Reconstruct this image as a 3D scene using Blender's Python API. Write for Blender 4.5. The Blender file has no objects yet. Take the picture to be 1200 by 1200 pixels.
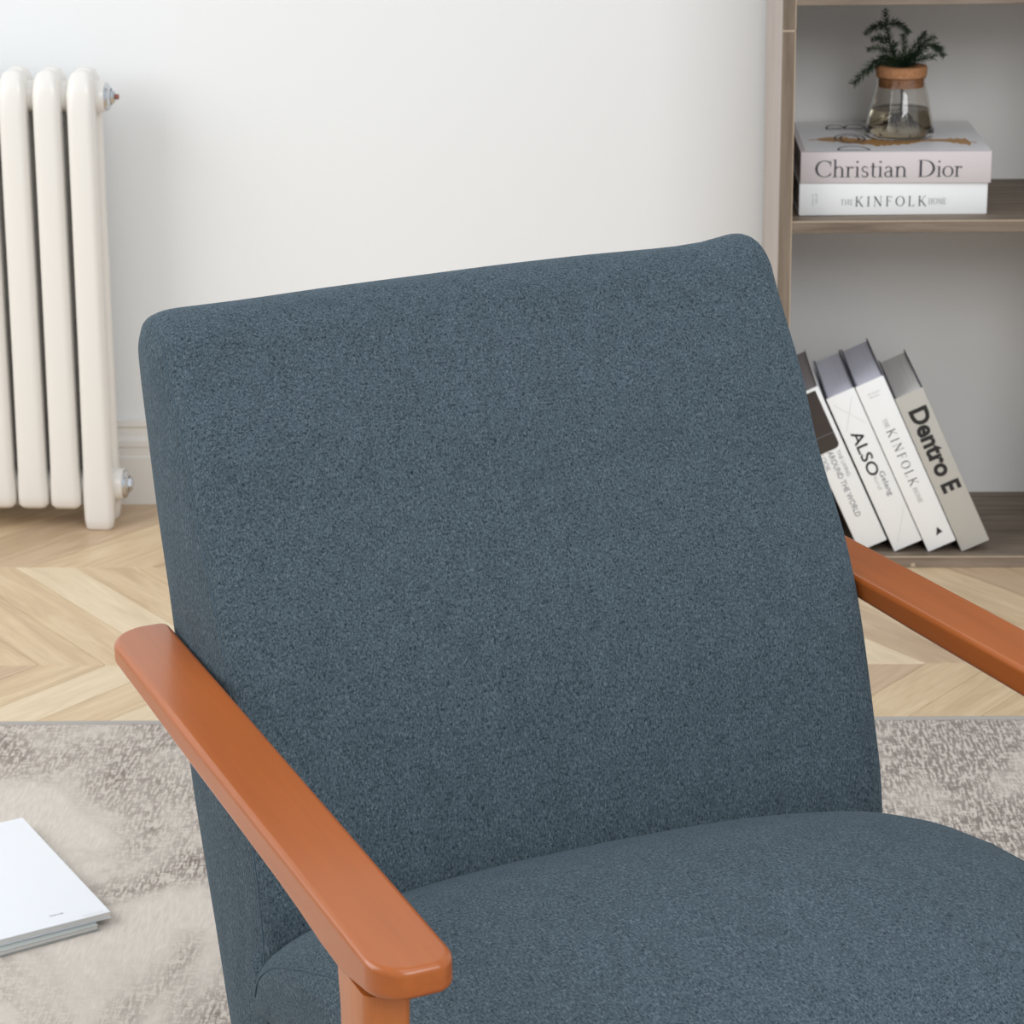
import bpy, bmesh, math, random
from math import sin, cos, pi, radians, sqrt, atan2
from mathutils import Vector, Matrix, Euler
random.seed(7)
C = bpy.context.scene.collection
scn = bpy.context.scene

# ------------------------------------------------------------------ camera
F, PIT, ROL, YAW, H = 2962.98, radians(18.0911), radians(-.782), radians(-1.8056), 1.2735
fw = Vector((sin(YAW)*cos(PIT), cos(YAW)*cos(PIT), -sin(PIT)))
r0 = Vector((cos(YAW), -sin(YAW), 0)); u0 = r0.cross(fw)
r_ = r0*cos(ROL)+u0*sin(ROL); u_ = -r0*sin(ROL)+u0*cos(ROL)
cd = bpy.data.cameras.new('camera'); cam = bpy.data.objects.new('camera', cd); C.objects.link(cam)
M = Matrix((r_, u_, -fw)).transposed().to_4x4(); M.translation = Vector((0, 0, H)); cam.matrix_world = M
cd.sensor_width = 36; cd.lens = 36*F/1200; cd.clip_start = .05; cd.clip_end = 50
cd.dof.use_dof = True; cd.dof.focus_distance = 1.95; cd.dof.aperture_fstop = 26
scn.camera = cam
# ------------------------------------------------------------------ world, light, exposure
w = bpy.data.worlds.new('world'); scn.world = w; w.use_nodes = True
bg = w.node_tree.nodes['Background']; bg.inputs[0].default_value = (.90, .95, 1, 1); bg.inputs[1].default_value = .66
def area(name, loc, target, sx, sy, power, col=(1, 1, 1)):
    ld = bpy.data.lights.new(name, 'AREA'); ld.shape = 'RECTANGLE'; ld.size = sx; ld.size_y = sy
    ld.energy = power; ld.color = col
    o = bpy.data.objects.new(name, ld); C.objects.link(o); o.location = loc
    o.rotation_euler = (Vector(target)-Vector(loc)).to_track_quat('-Z', 'Y').to_euler(); return o
area('window_daylight', (-2.5, 2.25, 1.75), (0, 3.5, .8), 2.2, 1.8, 44, (.97, .985, 1))
area('front_fill_light', (1.4, -.6, 2.6), (.2, 2.7, .5), 1.8, 1.5, 50, (.95, .975, 1))  # added softbox at front right for chair and shelf, not an actual window
area('overhead_fill_light', (.3, 1.1, 2.95), (.2, 1.9, .5), 1.2, 1.2, 9, (.95, .975, 1))  # added weak fill from above the chair, no real ceiling fixture
vs = scn.view_settings
scn.display_settings.display_device = 'sRGB'
vs.view_transform = 'Standard'; vs.look = 'None'; vs.gamma = 1; vs.use_curve_mapping = False; vs.exposure = 0.13

# ------------------------------------------------------------------ helpers
def lin(c):
    c = c/255; return c/12.92 if c <= .04045 else ((c+.055)/1.055)**2.4
def rgb(r, g, b): return (lin(r), lin(g), lin(b), 1)
MATS = {}
def mat(name, col, rough=.5, metal=0, spec=.5, coat=0, coat_rough=.2, sheen=0):
    m = bpy.data.materials.new(name); m.use_nodes = True; b = m.node_tree.nodes['Principled BSDF']
    b.inputs['Base Color'].default_value = rgb(*col); b.inputs['Roughness'].default_value = rough
    b.inputs['Metallic'].default_value = metal; b.inputs['Specular IOR Level'].default_value = spec
    b.inputs['Coat Weight'].default_value = coat; b.inputs['Coat Roughness'].default_value = coat_rough
    b.inputs['Sheen Weight'].default_value = sheen
    MATS[name] = m; return m
def node(m, t, **kw):
    n = m.node_tree.nodes.new(t)
    for k, v in kw.items(): setattr(n, k, v)
    return n
def link(m, a, b): m.node_tree.links.new(a, b)
def noise(m, vec, scale, detail=3, rough=.5, dist=0):
    n = node(m, 'ShaderNodeTexNoise'); n.inputs['Scale'].default_value = scale; n.inputs['Detail'].default_value = detail
    n.inputs['Roughness'].default_value = rough; n.inputs['Distortion'].default_value = dist
    link(m, vec, n.inputs['Vector']); return n
def mapping(m, vec, scale=(1, 1, 1), rot=(0, 0, 0)):
    n = node(m, 'ShaderNodeMapping'); n.inputs['Scale'].default_value = scale; n.inputs['Rotation'].default_value = rot
    link(m, vec, n.inputs['Vector']); return n.outputs[0]
def ramp(m, fac, stops):
    n = node(m, 'ShaderNodeValToRGB'); e = n.color_ramp.elements
    while len(e) < len(stops): e.new(.5)
    for k, (p, c) in enumerate(stops): e[k].position = p; e[k].color = c
    link(m, fac, n.inputs[0]); return n.outputs[0]
def mixc(m, fac, a, b, mode='MIX'):
    n = node(m, 'ShaderNodeMix', data_type='RGBA', blend_type=mode)
    for s, v in ((n.inputs[0], fac), (n.inputs[6], a), (n.inputs[7], b)):
        if isinstance(v, (int, float, tuple)): s.default_value = v
        else: link(m, v, s)
    return n.outputs[2]
def bump(m, hgt, strength, dist):
    n = node(m, 'ShaderNodeBump'); n.inputs['Strength'].default_value = strength; n.inputs['Distance'].default_value = dist
    link(m, hgt, n.inputs['Height']); link(m, n.outputs[0], m.node_tree.nodes['Principled BSDF'].inputs['Normal'])
def bsdf(m): return m.node_tree.nodes['Principled BSDF']
def ocoord(m): return node(m, 'ShaderNodeTexCoord').outputs['Object']

# ------------------------------------------------------------------ materials
def fabric(name, stretch, gain=1.0):
    m = mat(name, (70, 90, 104), .95, spec=.10, sheen=.10); v = ocoord(m)
    bsdf(m).inputs['Sheen Roughness'].default_value = .45; bsdf(m).inputs['Sheen Tint'].default_value = rgb(170, 190, 205)
    a = noise(m, mapping(m, v, stretch), 760, 2, .6)
    b = noise(m, mapping(m, v, tuple(1.0 if s < 1 else .6 for s in stretch)), 680, 2, .6)
    c = noise(m, mapping(m, v, stretch), 60, 3, .6)
    base = ramp(m, a.outputs[0], [(.28, rgb(46, 57, 66)), (.42, rgb(70, 83, 91)), (.56, rgb(82, 95, 103)), (.75, rgb(108, 121, 128))])
    dark = ramp(m, b.outputs[0], [(.33, (.30, .30, .30, 1)), (.455, (1, 1, 1, 1))])
    col = mixc(m, .75, base, dark, 'MULTIPLY')
    sl = ramp(m, c.outputs[0], [(.3, (.86, .86, .86, 1)), (.7, (1.0, 1.0, 1.0, 1))])
    col = mixc(m, 1.0, col, sl, 'MULTIPLY')
    link(m, col, bsdf(m).inputs['Base Color']); bump(m, a.outputs[0], .45, .0006); return m
fabric('fabric_back', (1, 1, .38)); fabric('fabric_seat', (1, .38, 1))
mat('seam_thread', (76, 93, 104), .9, spec=.1)

def wood(name, c0, c1, c2, axis, rough=.35, coat=.35, sc=1, coat_rough=.25, bumps=.05):
    m = mat(name, c1, rough, coat=coat, coat_rough=coat_rough); v = ocoord(m)
    s = [14*sc]*3; s[axis] = 1.2*sc
    a = noise(m, mapping(m, v, tuple(s)), 3, 4, .55, .6)
    s2 = [260*sc]*3; s2[axis] = 9*sc
    b = noise(m, mapping(m, v, tuple(s2)), 1, 3, .6)
    col = ramp(m, a.outputs[0], [(.3, rgb(*c0)), (.5, rgb(*c1)), (.72, rgb(*c2))])
    fine = ramp(m, b.outputs[0], [(.3, (.90, .90, .90, 1)), (.6, (1, 1, 1, 1))])
    link(m, mixc(m, 1.0, col, fine, 'MULTIPLY'), bsdf(m).inputs['Base Color'])
    bump(m, b.outputs[0], bumps, .0004); return m
wood('cherry_wood', (164, 83, 26), (169, 88, 29), (175, 93, 33), 1, .32, .2, .45, .14, .02)
wood('cherry_wood_leg', (176, 97, 42), (186, 106, 48), (194, 114, 56), 2, .34, .25, .5, .2, .02)
wood('greige_oak_x', (106, 92, 78), (128, 113, 98), (146, 131, 115), 0, .6, 0, 1.6)
wood('greige_oak_z', (104, 90, 76), (124, 109, 93), (142, 126, 110), 2, .6, 0, 1.6)
wood('greige_oak_pale', (166, 154, 146), (176, 165, 158), (184, 174, 168), 2, .55, 0, 1.2)
mat('edge_banding', (186, 166, 144), .5)
mat('shelf_back', (244, 242, 238), .7)
def plank_mat(name, c0, c1, c2):
    m = mat(name, c1, .42, coat=.1, coat_rough=.4); v = ocoord(m)
    oi = node(m, 'ShaderNodeObjectInfo'); ad = node(m, 'ShaderNodeVectorMath', operation='ADD')
    mu = node(m, 'ShaderNodeVectorMath', operation='SCALE'); mu.inputs[0].default_value = (13, 7, 3)
    link(m, oi.outputs['Random'], mu.inputs['Scale']); link(m, v, ad.inputs[0]); link(m, mu.outputs[0], ad.inputs[1])
    a = noise(m, mapping(m, ad.outputs[0], (2.2, 16, 2)), 2.2, 4, .6, 1.2)
    b = noise(m, mapping(m, ad.outputs[0], (14, 300, 10)), 1, 3, .6)
    col = ramp(m, a.outputs[0], [(.28, rgb(*c0)), (.5, rgb(*c1)), (.7, rgb(*c2))])
    fine = ramp(m, b.outputs[0], [(.3, (.9, .89, .87, 1)), (.6, (1, 1, 1, 1))])
    link(m, mixc(m, 1.0, col, fine, 'MULTIPLY'), bsdf(m).inputs['Base Color']); bump(m, b.outputs[0], .06, .0004)
plank_mat('oak_plank_tan', (196, 168, 134), (212, 186, 150), (222, 199, 165))
plank_mat('oak_plank_brown', (184, 156, 126), (197, 170, 139), (208, 183, 153))
plank_mat('oak_plank_light', (214, 192, 160), (225, 204, 172), (233, 214, 184))
mat('subfloor', (70, 55, 42), .8)
m = mat('wall_paint', (233, 234, 234), .75, spec=.3); v = ocoord(m)
n1 = noise(m, v, 9, 4, .6); n2 = noise(m, v, 120, 2, .6)
bump(m, mixc(m, .25, n1.outputs[0], n2.outputs[0]), .12, .004)
mat('trim_paint', (228, 224, 218), .35)
m = mat('radiator_paint', (231, 227, 221), .28, spec=.5, coat=.2); bump(m, noise(m, ocoord(m), 60, 3, .6).outputs[0], .12, .001)
mat('chrome', (205, 208, 212), .16, metal=1)
mat('red_brown_plastic', (150, 92, 78), .5)
mat('ink_dark', (58, 58, 66), .7); mat('ink_black', (40, 38, 38), .7); mat('ink_grey', (150, 150, 152), .7)
mat('ink_pale', (196, 196, 196), .7); mat('ink_mid', (120, 120, 124), .7)
mat('book_white', (246, 246, 245), .4); mat('book_pink_grey', (215, 205, 206), .5); mat('book_grey', (190, 186, 178), .5)
mat('book_cover_edge', (92, 92, 104), .6); mat('cover_white', (246, 245, 247), .35)
mat('label_brown_black', (62, 54, 50), .5); mat('gold_paint', (196, 146, 84), .45)
def pages(name, col):
    m = mat(name, col, .85); v = ocoord(m)
    n = noise(m, mapping(m, v, (1400, 3, 3)), 1, 2, .5)
    c = ramp(m, n.outputs[0], [(.3, rgb(*[x*.95 for x in col])), (.65, rgb(*col))])
    link(m, c, bsdf(m).inputs['Base Color'])
pages('pages_lavender', (232, 232, 246)); pages('pages_cream', (236, 233, 229)); pages('pages_brown', (178, 170, 172))
m = mat('cork', (190, 138, 98), .8, spec=.2); v = ocoord(m)
c = ramp(m, noise(m, v, 420, 4, .7).outputs[0], [(.3, rgb(142, 92, 60)), (.5, rgb(190, 136, 96)), (.75, rgb(210, 162, 122))])
link(m, c, bsdf(m).inputs['Base Color'])
m = mat('clear_glass', (245, 242, 238), .02); bsdf(m).inputs['Transmission Weight'].default_value = 1; bsdf(m).inputs['IOR'].default_value = 1.46
m = mat('vase_water', (226, 220, 200), .0); bsdf(m).inputs['Transmission Weight'].default_value = 1; bsdf(m).inputs['IOR'].default_value = 1.33
m = mat('fern_green', (52, 74, 50), .65, spec=.3); v = ocoord(m)
link(m, ramp(m, noise(m, v, 70, 2).outputs[0], [(.35, rgb(34, 54, 38)), (.65, rgb(74, 98, 66))]), bsdf(m).inputs['Base Color'])
mat('fern_stem', (66, 62, 44), .7); mat('fern_root', (74, 64, 44), .8)
m = mat('rug_pile', (190, 180, 170), .95, spec=.05, sheen=.15); v = ocoord(m)
big = noise(m, mapping(m, v, (1, .62, 1)), 5.5, 5, .62, .5)
thr = noise(m, mapping(m, v, (290, 42, 1)), 1, 2, .6)
thr2 = noise(m, mapping(m, v, (80, 150, 1)), 1, 2, .6)
spk = noise(m, v, 210, 3, .7)
sx = node(m, 'ShaderNodeSeparateXYZ'); link(m, v, sx.inputs[0])
mr = node(m, 'ShaderNodeMapRange'); mr.inputs[1].default_value = 2.45; mr.inputs[2].default_value = 2.95; mr.inputs[3].default_value = 0; mr.inputs[4].default_value = .10; link(m, sx.outputs[1], mr.inputs[0])
mr2 = node(m, 'ShaderNodeMapRange'); mr2.inputs[1].default_value = -.6; mr2.inputs[2].default_value = .6; mr2.inputs[3].default_value = -.05; mr2.inputs[4].default_value = .08; link(m, sx.outputs[0], mr2.inputs[0])
ad = node(m, 'ShaderNodeMath', operation='ADD'); link(m, mr.outputs[0], ad.inputs[0]); link(m, mr2.outputs[0], ad.inputs[1])
ad2 = node(m, 'ShaderNodeMath', operation='ADD'); link(m, ad.outputs[0], ad2.inputs[0]); link(m, big.outputs[0], ad2.inputs[1])
f1 = ramp(m, ad2.outputs[0], [(.40, (0, 0, 0, 1)), (.62, (1, 1, 1, 1))])
mix1 = mixc(m, .28, thr.outputs[0], thr2.outputs[0])
thrm = ramp(m, mixc(m, .22, mix1, spk.outputs[0]), [(.44, (0, 0, 0, 1)), (.53, (1, 1, 1, 1))])
dk = mixc(m, 1.0, f1, thrm, 'MULTIPLY')
base = ramp(m, thr.outputs[0], [(.3, rgb(199, 189, 178)), (.7, rgb(216, 206, 195))])
link(m, mixc(m, dk, base, rgb(128, 115, 106)), bsdf(m).inputs['Base Color'])
bump(m, mixc(m, .5, thr.outputs[0], thr2.outputs[0]), .3, .002)
mat('rug_binding', (168, 162, 156), .9)
mat('magazine_white', (236, 238, 242), .35); mat('magazine_back', (176, 180, 176), .4)
mat('window_frame_paint', (236, 236, 236), .4)

# ------------------------------------------------------------------ geometry helpers
def mk(name, bm, m, parent=None, smooth=False, loc=None, auto=None):
    me = bpy.data.meshes.new(name); bmesh.ops.recalc_face_normals(bm, faces=bm.faces); bm.to_mesh(me); bm.free()
    if smooth:
        for p in me.polygons: p.use_smooth = True
        if auto is not None: me.set_sharp_from_angle(angle=radians(auto))
    me.materials.append(MATS[m] if isinstance(m, str) else m)
    o = bpy.data.objects.new(name, me); C.objects.link(o)
    if parent: o.parent = parent
    if loc: o.location = loc
    return o
def pyd(name, verts, faces, m, parent=None, smooth=False, auto=None):
    bm = bmesh.new(); vs_ = [bm.verts.new(v) for v in verts]
    for f in faces:
        try: bm.faces.new([vs_[i] for i in f])
        except ValueError: pass
    return mk(name, bm, m, parent, smooth, None, auto)
def add_box(bm, x0, x1, y0, y1, z0, z1, bev=0, seg=2):
    r = bmesh.ops.create_cube(bm, size=1)
    for v in r['verts']:
        v.co = Vector(((x0+x1)/2+v.co.x*(x1-x0), (y0+y1)/2+v.co.y*(y1-y0), (z0+z1)/2+v.co.z*(z1-z0)))
    if bev:
        es = list({e for v in r['verts'] for e in v.link_edges})
        bmesh.ops.bevel(bm, geom=es, offset=bev, segments=seg, affect='EDGES', profile=.5)
def box(name, x0, x1, y0, y1, z0, z1, m, parent=None, bev=0, seg=2):
    bm = bmesh.new(); add_box(bm, x0, x1, y0, y1, z0, z1, bev, seg); return mk(name, bm, m, parent, bev > 0, None, 40)
def thing(name, label, cat, loc=(0, 0, 0), rotz=0, group=None):
    o = bpy.data.objects.new(name, None); C.objects.link(o); o.location = loc; o.rotation_euler = (0, 0, rotz)
    o.empty_display_size = .05; o['label'] = label; o['category'] = cat
    if group: o['group'] = group
    return o
def structure(o): o['kind'] = 'structure'; return o
def lathe(bm, prof, n=48, c=(0, 0, 0), axis='z'):
    rings = []
    for (r, z) in prof:
        ring = []
        for k in range(n):
            a = 2*pi*k/n
            p = (r*cos(a), r*sin(a), z) if axis == 'z' else (z, r*cos(a), r*sin(a))
            ring.append(bm.verts.new((p[0]+c[0], p[1]+c[1], p[2]+c[2])))
        rings.append(ring)
    for a, b in zip(rings, rings[1:]):
        for k in range(n): bm.faces.new((a[k], a[(k+1) % n], b[(k+1) % n], b[k]))
    return rings
def cap(bm, ring): bm.faces.new(ring)
def tube(bm, pts, rad, n=8):
    pts = [Vector(p) for p in pts]; rings = []
    for i, p in enumerate(pts):
        d = (pts[min(i+1, len(pts)-1)]-pts[max(i-1, 0)]).normalized()
        a = d.orthogonal().normalized() if i == 0 else (pa-pa.project(d)).normalized()
        pa = a; b = d.cross(a); rr = rad[i] if isinstance(rad, (list, tuple)) else rad
        rings.append([bm.verts.new(p+(a*cos(2*pi*k/n)+b*sin(2*pi*k/n))*rr) for k in range(n)])
    for a, b in zip(rings, rings[1:]):
        for k in range(n): bm.faces.new((a[k], a[(k+1) % n], b[(k+1) % n], b[k]))
    bm.faces.new(rings[0]); bm.faces.new(rings[-1])
def catmull(pts, per=6, closed=True):
    n = len(pts); out = []
    rng = range(n) if closed else range(n-1)
    for i in rng:
        g = (lambda j: pts[j % n]) if closed else (lambda j: pts[max(0, min(n-1, j))])
        p0, p1, p2, p3 = [Vector(g(i+k)) for k in (-1, 0, 1, 2)]
        for s in range(per):
            t = s/per
            out.append(.5*((2*p1)+(-p0+p2)*t+(2*p0-5*p1+4*p2-p3)*t*t+(-p0+3*p1-3*p2+p3)*t**3))
    if not closed: out.append(Vector(pts[-1]))
    return out

# ------------------------------------------------------------------ lettering (flat print as thin raised ink)
def _q(x0, y0, x1, y1, wd):
    d = Vector((x1-x0, y1-y0)); L = d.length or 1; nrm = Vector((-d.y, d.x))/L*wd/2
    return [(x0+nrm.x, y0+nrm.y), (x1+nrm.x, y1+nrm.y), (x1-nrm.x, y1-nrm.y), (x0-nrm.x, y0-nrm.y)]
def _arc(cx, cy, rx, ry, a0, a1, wt=.11, wn=.035, n=12):
    P = []
    for i in range(n):
        qd = []
        for a, sg in ((a0+(a1-a0)*i/n, 1), (a0+(a1-a0)*(i+1)/n, 1), (a0+(a1-a0)*(i+1)/n, -1), (a0+(a1-a0)*i/n, -1)):
            a = radians(a); wd = wn+(wt-wn)*abs(cos(a))**1.5
            qd.append((cx+(rx+sg*wd/2)*cos(a), cy+(ry+sg*wd/2)*sin(a)))
        P.append(qd)
    return P
T, N_ = .11, .04
def sf(x, y, wd=.24): return _q(x-wd/2, y, x+wd/2, y, .035)
def stem(x, y0, y1, w=T, s0=1, s1=1):
    return [_q(x, y0, x, y1, w)]+([sf(x, y0+.018)] if s0 else [])+([sf(x, y1-.018)] if s1 else [])
G = {
 'C': (.82, _arc(.46, .5, .38, .48, 42, 318, .12)+[_q(.74, .64, .74, .98, .035), _q(.75, .14, .75, .30, .03)]),
 'D': (.90, stem(.16, 0, 1)+_arc(.34, .5, .44, .48, -90, 90, .12)+[_q(.1, .982, .36, .982, .036), _q(.1, .018, .36, .018, .036)]),
 'h': (.60, stem(.13, 0, 1.05, .085, 1, 0)+[sf(.07, 1.02, .12)]+_arc(.30, .40, .16, .22, 0, 150, .085, .05)+stem(.46, 0, .42, .085, 1, 0)),
 'n': (.60, stem(.13, 0, .63, .085, 1, 0)+[sf(.07, .61, .12)]+_arc(.30, .40, .16, .22, 0, 150, .085, .05)+stem(.46, 0, .42, .085, 1, 0)),
 'r': (.42, stem(.13, 0, .63, .085, 1, 0)+[sf(.07, .61, .12)]+_arc(.28, .42, .14, .18, 70, 170, .06, .05)+[_q(.28, .57, .37, .57, .09)]),
 'i': (.28, stem(.13, 0, .63, .085, 1, 0)+[sf(.07, .61, .12), _q(.08, .9, .18, .9, .1)]),
 's': (.42, _arc(.20, .475, .12, .15, 60, 270, .06, .06)+_arc(.20, .165, .13, .15, -130, 90, .07, .06)+[_q(.31, .5, .31, .62, .03), _q(.07, .02, .07, .16, .03)]),
 't': (.36, [_q(.15, .1, .15, .84, .08), _q(.02, .61, .31, .61, .04)]+_arc(.23, .11, .08, .1, 180, 310, .08, .05)),
 'a': (.50, _arc(.22, .44, .13, .18, 10, 160, .08, .045)+[_q(.35, .06, .35, .46, .085), _q(.33, .03, .46, .03, .05)]+_arc(.20, .17, .13, .16, 60, 320, .075, .04)+[_q(.20, .34, .35, .37, .04)]),
 'o': (.56, _arc(.27, .315, .22, .30, 0, 360, .09, .035, 20)),
 'K': (.86, stem(.16, 0, 1)+[_q(.2, .42, .66, .97, .04), sf(.66, .98, .22), _q(.32, .56, .72, .02, .11), sf(.74, .018, .24)]),
 'I': (.34, stem(.16, 0, 1)),
 'N': (.92, [_q(.16, 0, .16, 1, .04), _q(.16, .98, .74, .02, .12), _q(.74, 0, .74, 1, .04), sf(.14, .982, .22), sf(.16, .018, .2), sf(.74, .982, .22)]),
 'F': (.66, stem(.16, 0, 1)+[_q(.16, .98, .58, .98, .04), _q(.57, .8, .57, 1, .03), _q(.16, .52, .46, .52, .04), _q(.45, .42, .45, .62, .03)]),
 'O': (.94, _arc(.46, .5, .38, .48, 0, 360, .12, .04, 24)),
 'L': (.68, stem(.16, 0, 1)+[_q(.16, .02, .6, .02, .04), _q(.6, 0, .6, .22, .03)]),
 'T': (.74, stem(.36, 0, 1, T, 1, 0)+[_q(.04, .98, .68, .98, .04), _q(.05, .8, .05, 1, .03), _q(.67, .8, .67, 1, .03)]),
 'H': (.90, stem(.16, 0, 1)+stem(.72, 0, 1)+[_q(.16, .52, .72, .52, .04)]),
 'E': (.68, stem(.16, 0, 1)+[_q(.16, .98, .58, .98, .04), _q(.57, .8, .57, 1, .03), _q(.16, .52, .46, .52, .04), _q(.45, .42, .45, .62, .03), _q(.16, .02, .6, .02, .04), _q(.6, 0, .6, .2, .03)]),
 'M': (1.06, [_q(.16, 0, .16, 1, .04), _q(.16, .98, .52, .05, .1), _q(.52, .05, .88, .98, .04), _q(.88, 0, .88, 1, .11), sf(.16, .018, .2), sf(.88, .018, .24), sf(.14, .982, .2), sf(.9, .982, .2)]),
 ' ': (.34, []),
}
def serif_polys(txt, space=0):
    x = 0; P = []
    for ch in txt:
        adv, pl = G[ch]; P += [[(px+x, py) for px, py in q] for q in pl]; x += adv+space
    return P, x-space
_fc = {}
def sans_polys(txt, bold=0):
    k = (txt, bold)
    if k not in _fc:
        cu = bpy.data.curves.new('t', 'FONT'); cu.body = txt; cu.offset = bold; cu.resolution_u = 3
        ob = bpy.data.objects.new('t', cu); C.objects.link(ob)
        dg = bpy.context.evaluated_depsgraph_get(); me = bpy.data.meshes.new_from_object(ob.evaluated_get(dg))
        vs_ = [v.co.copy() for v in me.vertices]; P = [[(vs_[i].x, vs_[i].y) for i in p.vertices] for p in me.polygons]
        bpy.data.objects.remove(ob); bpy.data.curves.remove(cu); bpy.data.meshes.remove(me)
        xs = [p[0] for q in P for p in q]; ys = [p[1] for q in P for p in q if True]
        x0 = min(xs); base = 0
        _fc[k] = ([[(px-x0, py) for px, py in q] for q in P], max(xs)-x0, max(ys))
    return _fc[k]
def letter(name, runs, place, m, parent):
    """runs: list of (polys, natural width, natural cap height, x0, width, baseline, cap height); place(x,y)->point"""
    bm = bmesh.new()
    for P, nw, nh, x0, wd, bl, ch in runs:
        for q in P:
            vs_ = [bm.verts.new(place(x0+px/nw*wd, bl+py/nh*ch)) for px, py in q]
            try: bm.faces.new(vs_)
            except ValueError: pass
    return mk(name, bm, m, parent)
def serif_run(txt, x0, wd, bl, ch, space=0):
    P, nw = serif_polys(txt, space); return (P, nw, 1.0, x0, wd, bl, ch)
def sans_run(txt, x0, wd, bl, ch, bold=0):
    P, nw, nh = sans_polys(txt, bold); return (P, nw, nh, x0, wd, bl, ch)

# ================================================================== THE ROOM
WY = 3.958
bm = bmesh.new(); add_box(bm, -2.6, 2.6, WY, WY+.12, -.03, 2.8); structure(mk('wall_back', bm, 'wall_paint'))
# left wall with a window opening (out of frame, lets the daylight in)
wl = bmesh.new()
add_box(wl, -2.7, -2.6, -.6, 1.3, -.03, 2.8); add_box(wl, -2.7, -2.6, 3.2, WY+.12, -.03, 2.8)
add_box(wl, -2.7, -2.6, 1.3, 3.2, -.03, .95); add_box(wl, -2.7, -2.6, 1.3, 3.2, 2.55, 2.8)
structure(mk('wall_left', wl, 'wall_paint'))
wf = bmesh.new()
for a in ((1.3, 1.35, .95, 2.55), (3.15, 3.2, .95, 2.55), (2.23, 2.27, 1.0, 2.5), (1.35, 3.15, .95, 1.0), (1.35, 3.15, 2.5, 2.55)):
    add_box(wf, -2.68, -2.63, a[0], a[1], a[2], a[3])
structure(mk('window_1', wf, 'window_frame_paint'))
# floor: base slab plus individual chevron planks
fl = bmesh.new(); add_box(fl, -2.7, 2.6, -.6, 2.8179, -.03, 0)
floor = structure(mk('floor', fl, 'oak_plank_tan'))
box('subfloor', -2.7, 2.6, 2.8179, WY, -.03, -.012, 'subfloor', floor)
PICK = {(1, -1): 2, (1, 0): 1, (1, 1): 0, (1, 2): 0, (2, -1): 1, (2, 0): 0, (2, 1): 0, (2, -2): 2, (0, -15): 1, (0, -16): 1, (0, -14): 0, (0, -13): 0, (0, -12): 1, (0, -11): 0,
        (2, -13): 0, (2, -12): 2, (2, -14): 1, (2, -11): 0, (2, -15): 0}
for _k in range(-18, -6): PICK[(1, _k)] = (0, 2, 0, 0)[_k % 4]
PW, RW = .0937, .4073; R0 = 3.6326
TA = 53.0; dx = RW/math.tan(radians(TA)); ang = radians(TA)
def plank_mesh(sgn, cut=None):
    hgt = RW if cut is None else cut
    g = .0005; ddx = hgt/math.tan(ang)
    # local x along plank, origin at its lower-left corner; sgn +1 leans right going away, -1 leans left
    pts = [(g, g), (PW-g, g), (PW-g+sgn*ddx, hgt-g), (g+sgn*ddx, hgt-g)]
    cx = sum(p[0] for p in pts)/4; cy = sum(p[1] for p in pts)/4
    def shr(p, k): d = Vector((cx-p[0], cy-p[1])); return (p[0]+d.x/d.length*k, p[1]+d.y/d.length*k)
    rot = Matrix.Rotation(-sgn*ang if sgn > 0 else -(pi-ang), 2)
    bm = bmesh.new()
    lo = [bm.verts.new((*(rot @ Vector(p)), -.012)) for p in pts]; mi = [bm.verts.new((*(rot @ Vector(p)), -.0008)) for p in pts]
    up = [bm.verts.new((*(rot @ Vector(shr(p, .0012))), 0)) for p in pts]
    for a, b in ((lo, mi), (mi, up)):
        for k in range(4): bm.faces.new((a[k], a[(k+1) % 4], b[(k+1) % 4], b[k]))
    bm.faces.new(up); bm.faces.new(lo[::-1]); bmesh.ops.recalc_face_normals(bm, faces=bm.faces)
    me = bpy.data.meshes.new('plank'); bm.to_mesh(me); bm.free(); return me
rows = [(R0, +1, WY-.001-R0), (R0-RW, -1, None), (R0-2*RW, +1, None)]
pm = ['oak_plank_tan', 'oak_plank_brown', 'oak_plank_light']
prnd = random.Random(21)
for ri, (y0, sgn, cut) in enumerate(rows):
    mes = {}
    for mname in pm:
        mesh = plank_mesh(sgn, cut); mesh.materials.append(MATS[mname]); mes[mname] = mesh
    for k in range(-28, 24):
        xs = .46+k*PW+(0 if sgn > 0 else dx*0)
        if sgn > 0:
            base = xs-(dx if ri == 2 else 0)
        else: base = xs
        pick = prnd.choices(pm, (6, 2, 3))[0]
        if (ri, k) in PICK: pick = pm[PICK[(ri, k)]]
        o = bpy.data.objects.new('plank', mes[pick]); C.objects.link(o); o.parent = floor
        o.location = (base, y0, 0); o.rotation_euler = (0, 0, ang if sgn > 0 else pi-ang)
# skirting board with ogee steps
prof = [(0, 0), (-.0125, 0), (-.0125, .080), (-.0105, .083), (-.0105, .096), (-.0125, .0985), (-.0125, .108), (-.009, .116), (-.0075, .128), (-.010, .133), (-.009, .141), (0, .1425)]
bm = bmesh.new(); A = [bm.verts.new((-2.6, WY+p[0], p[1])) for p in prof]; B = [bm.verts.new((2.6, WY+p[0], p[1])) for p in prof]
for k in range(len(prof)): bm.faces.new((A[k], A[(k+1) % len(prof)], B[(k+1) % len(prof)], B[k]))
bm.faces.new(A); bm.faces.new(B[::-1]); structure(mk('baseboard_back', bm, 'trim_paint'))

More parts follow.
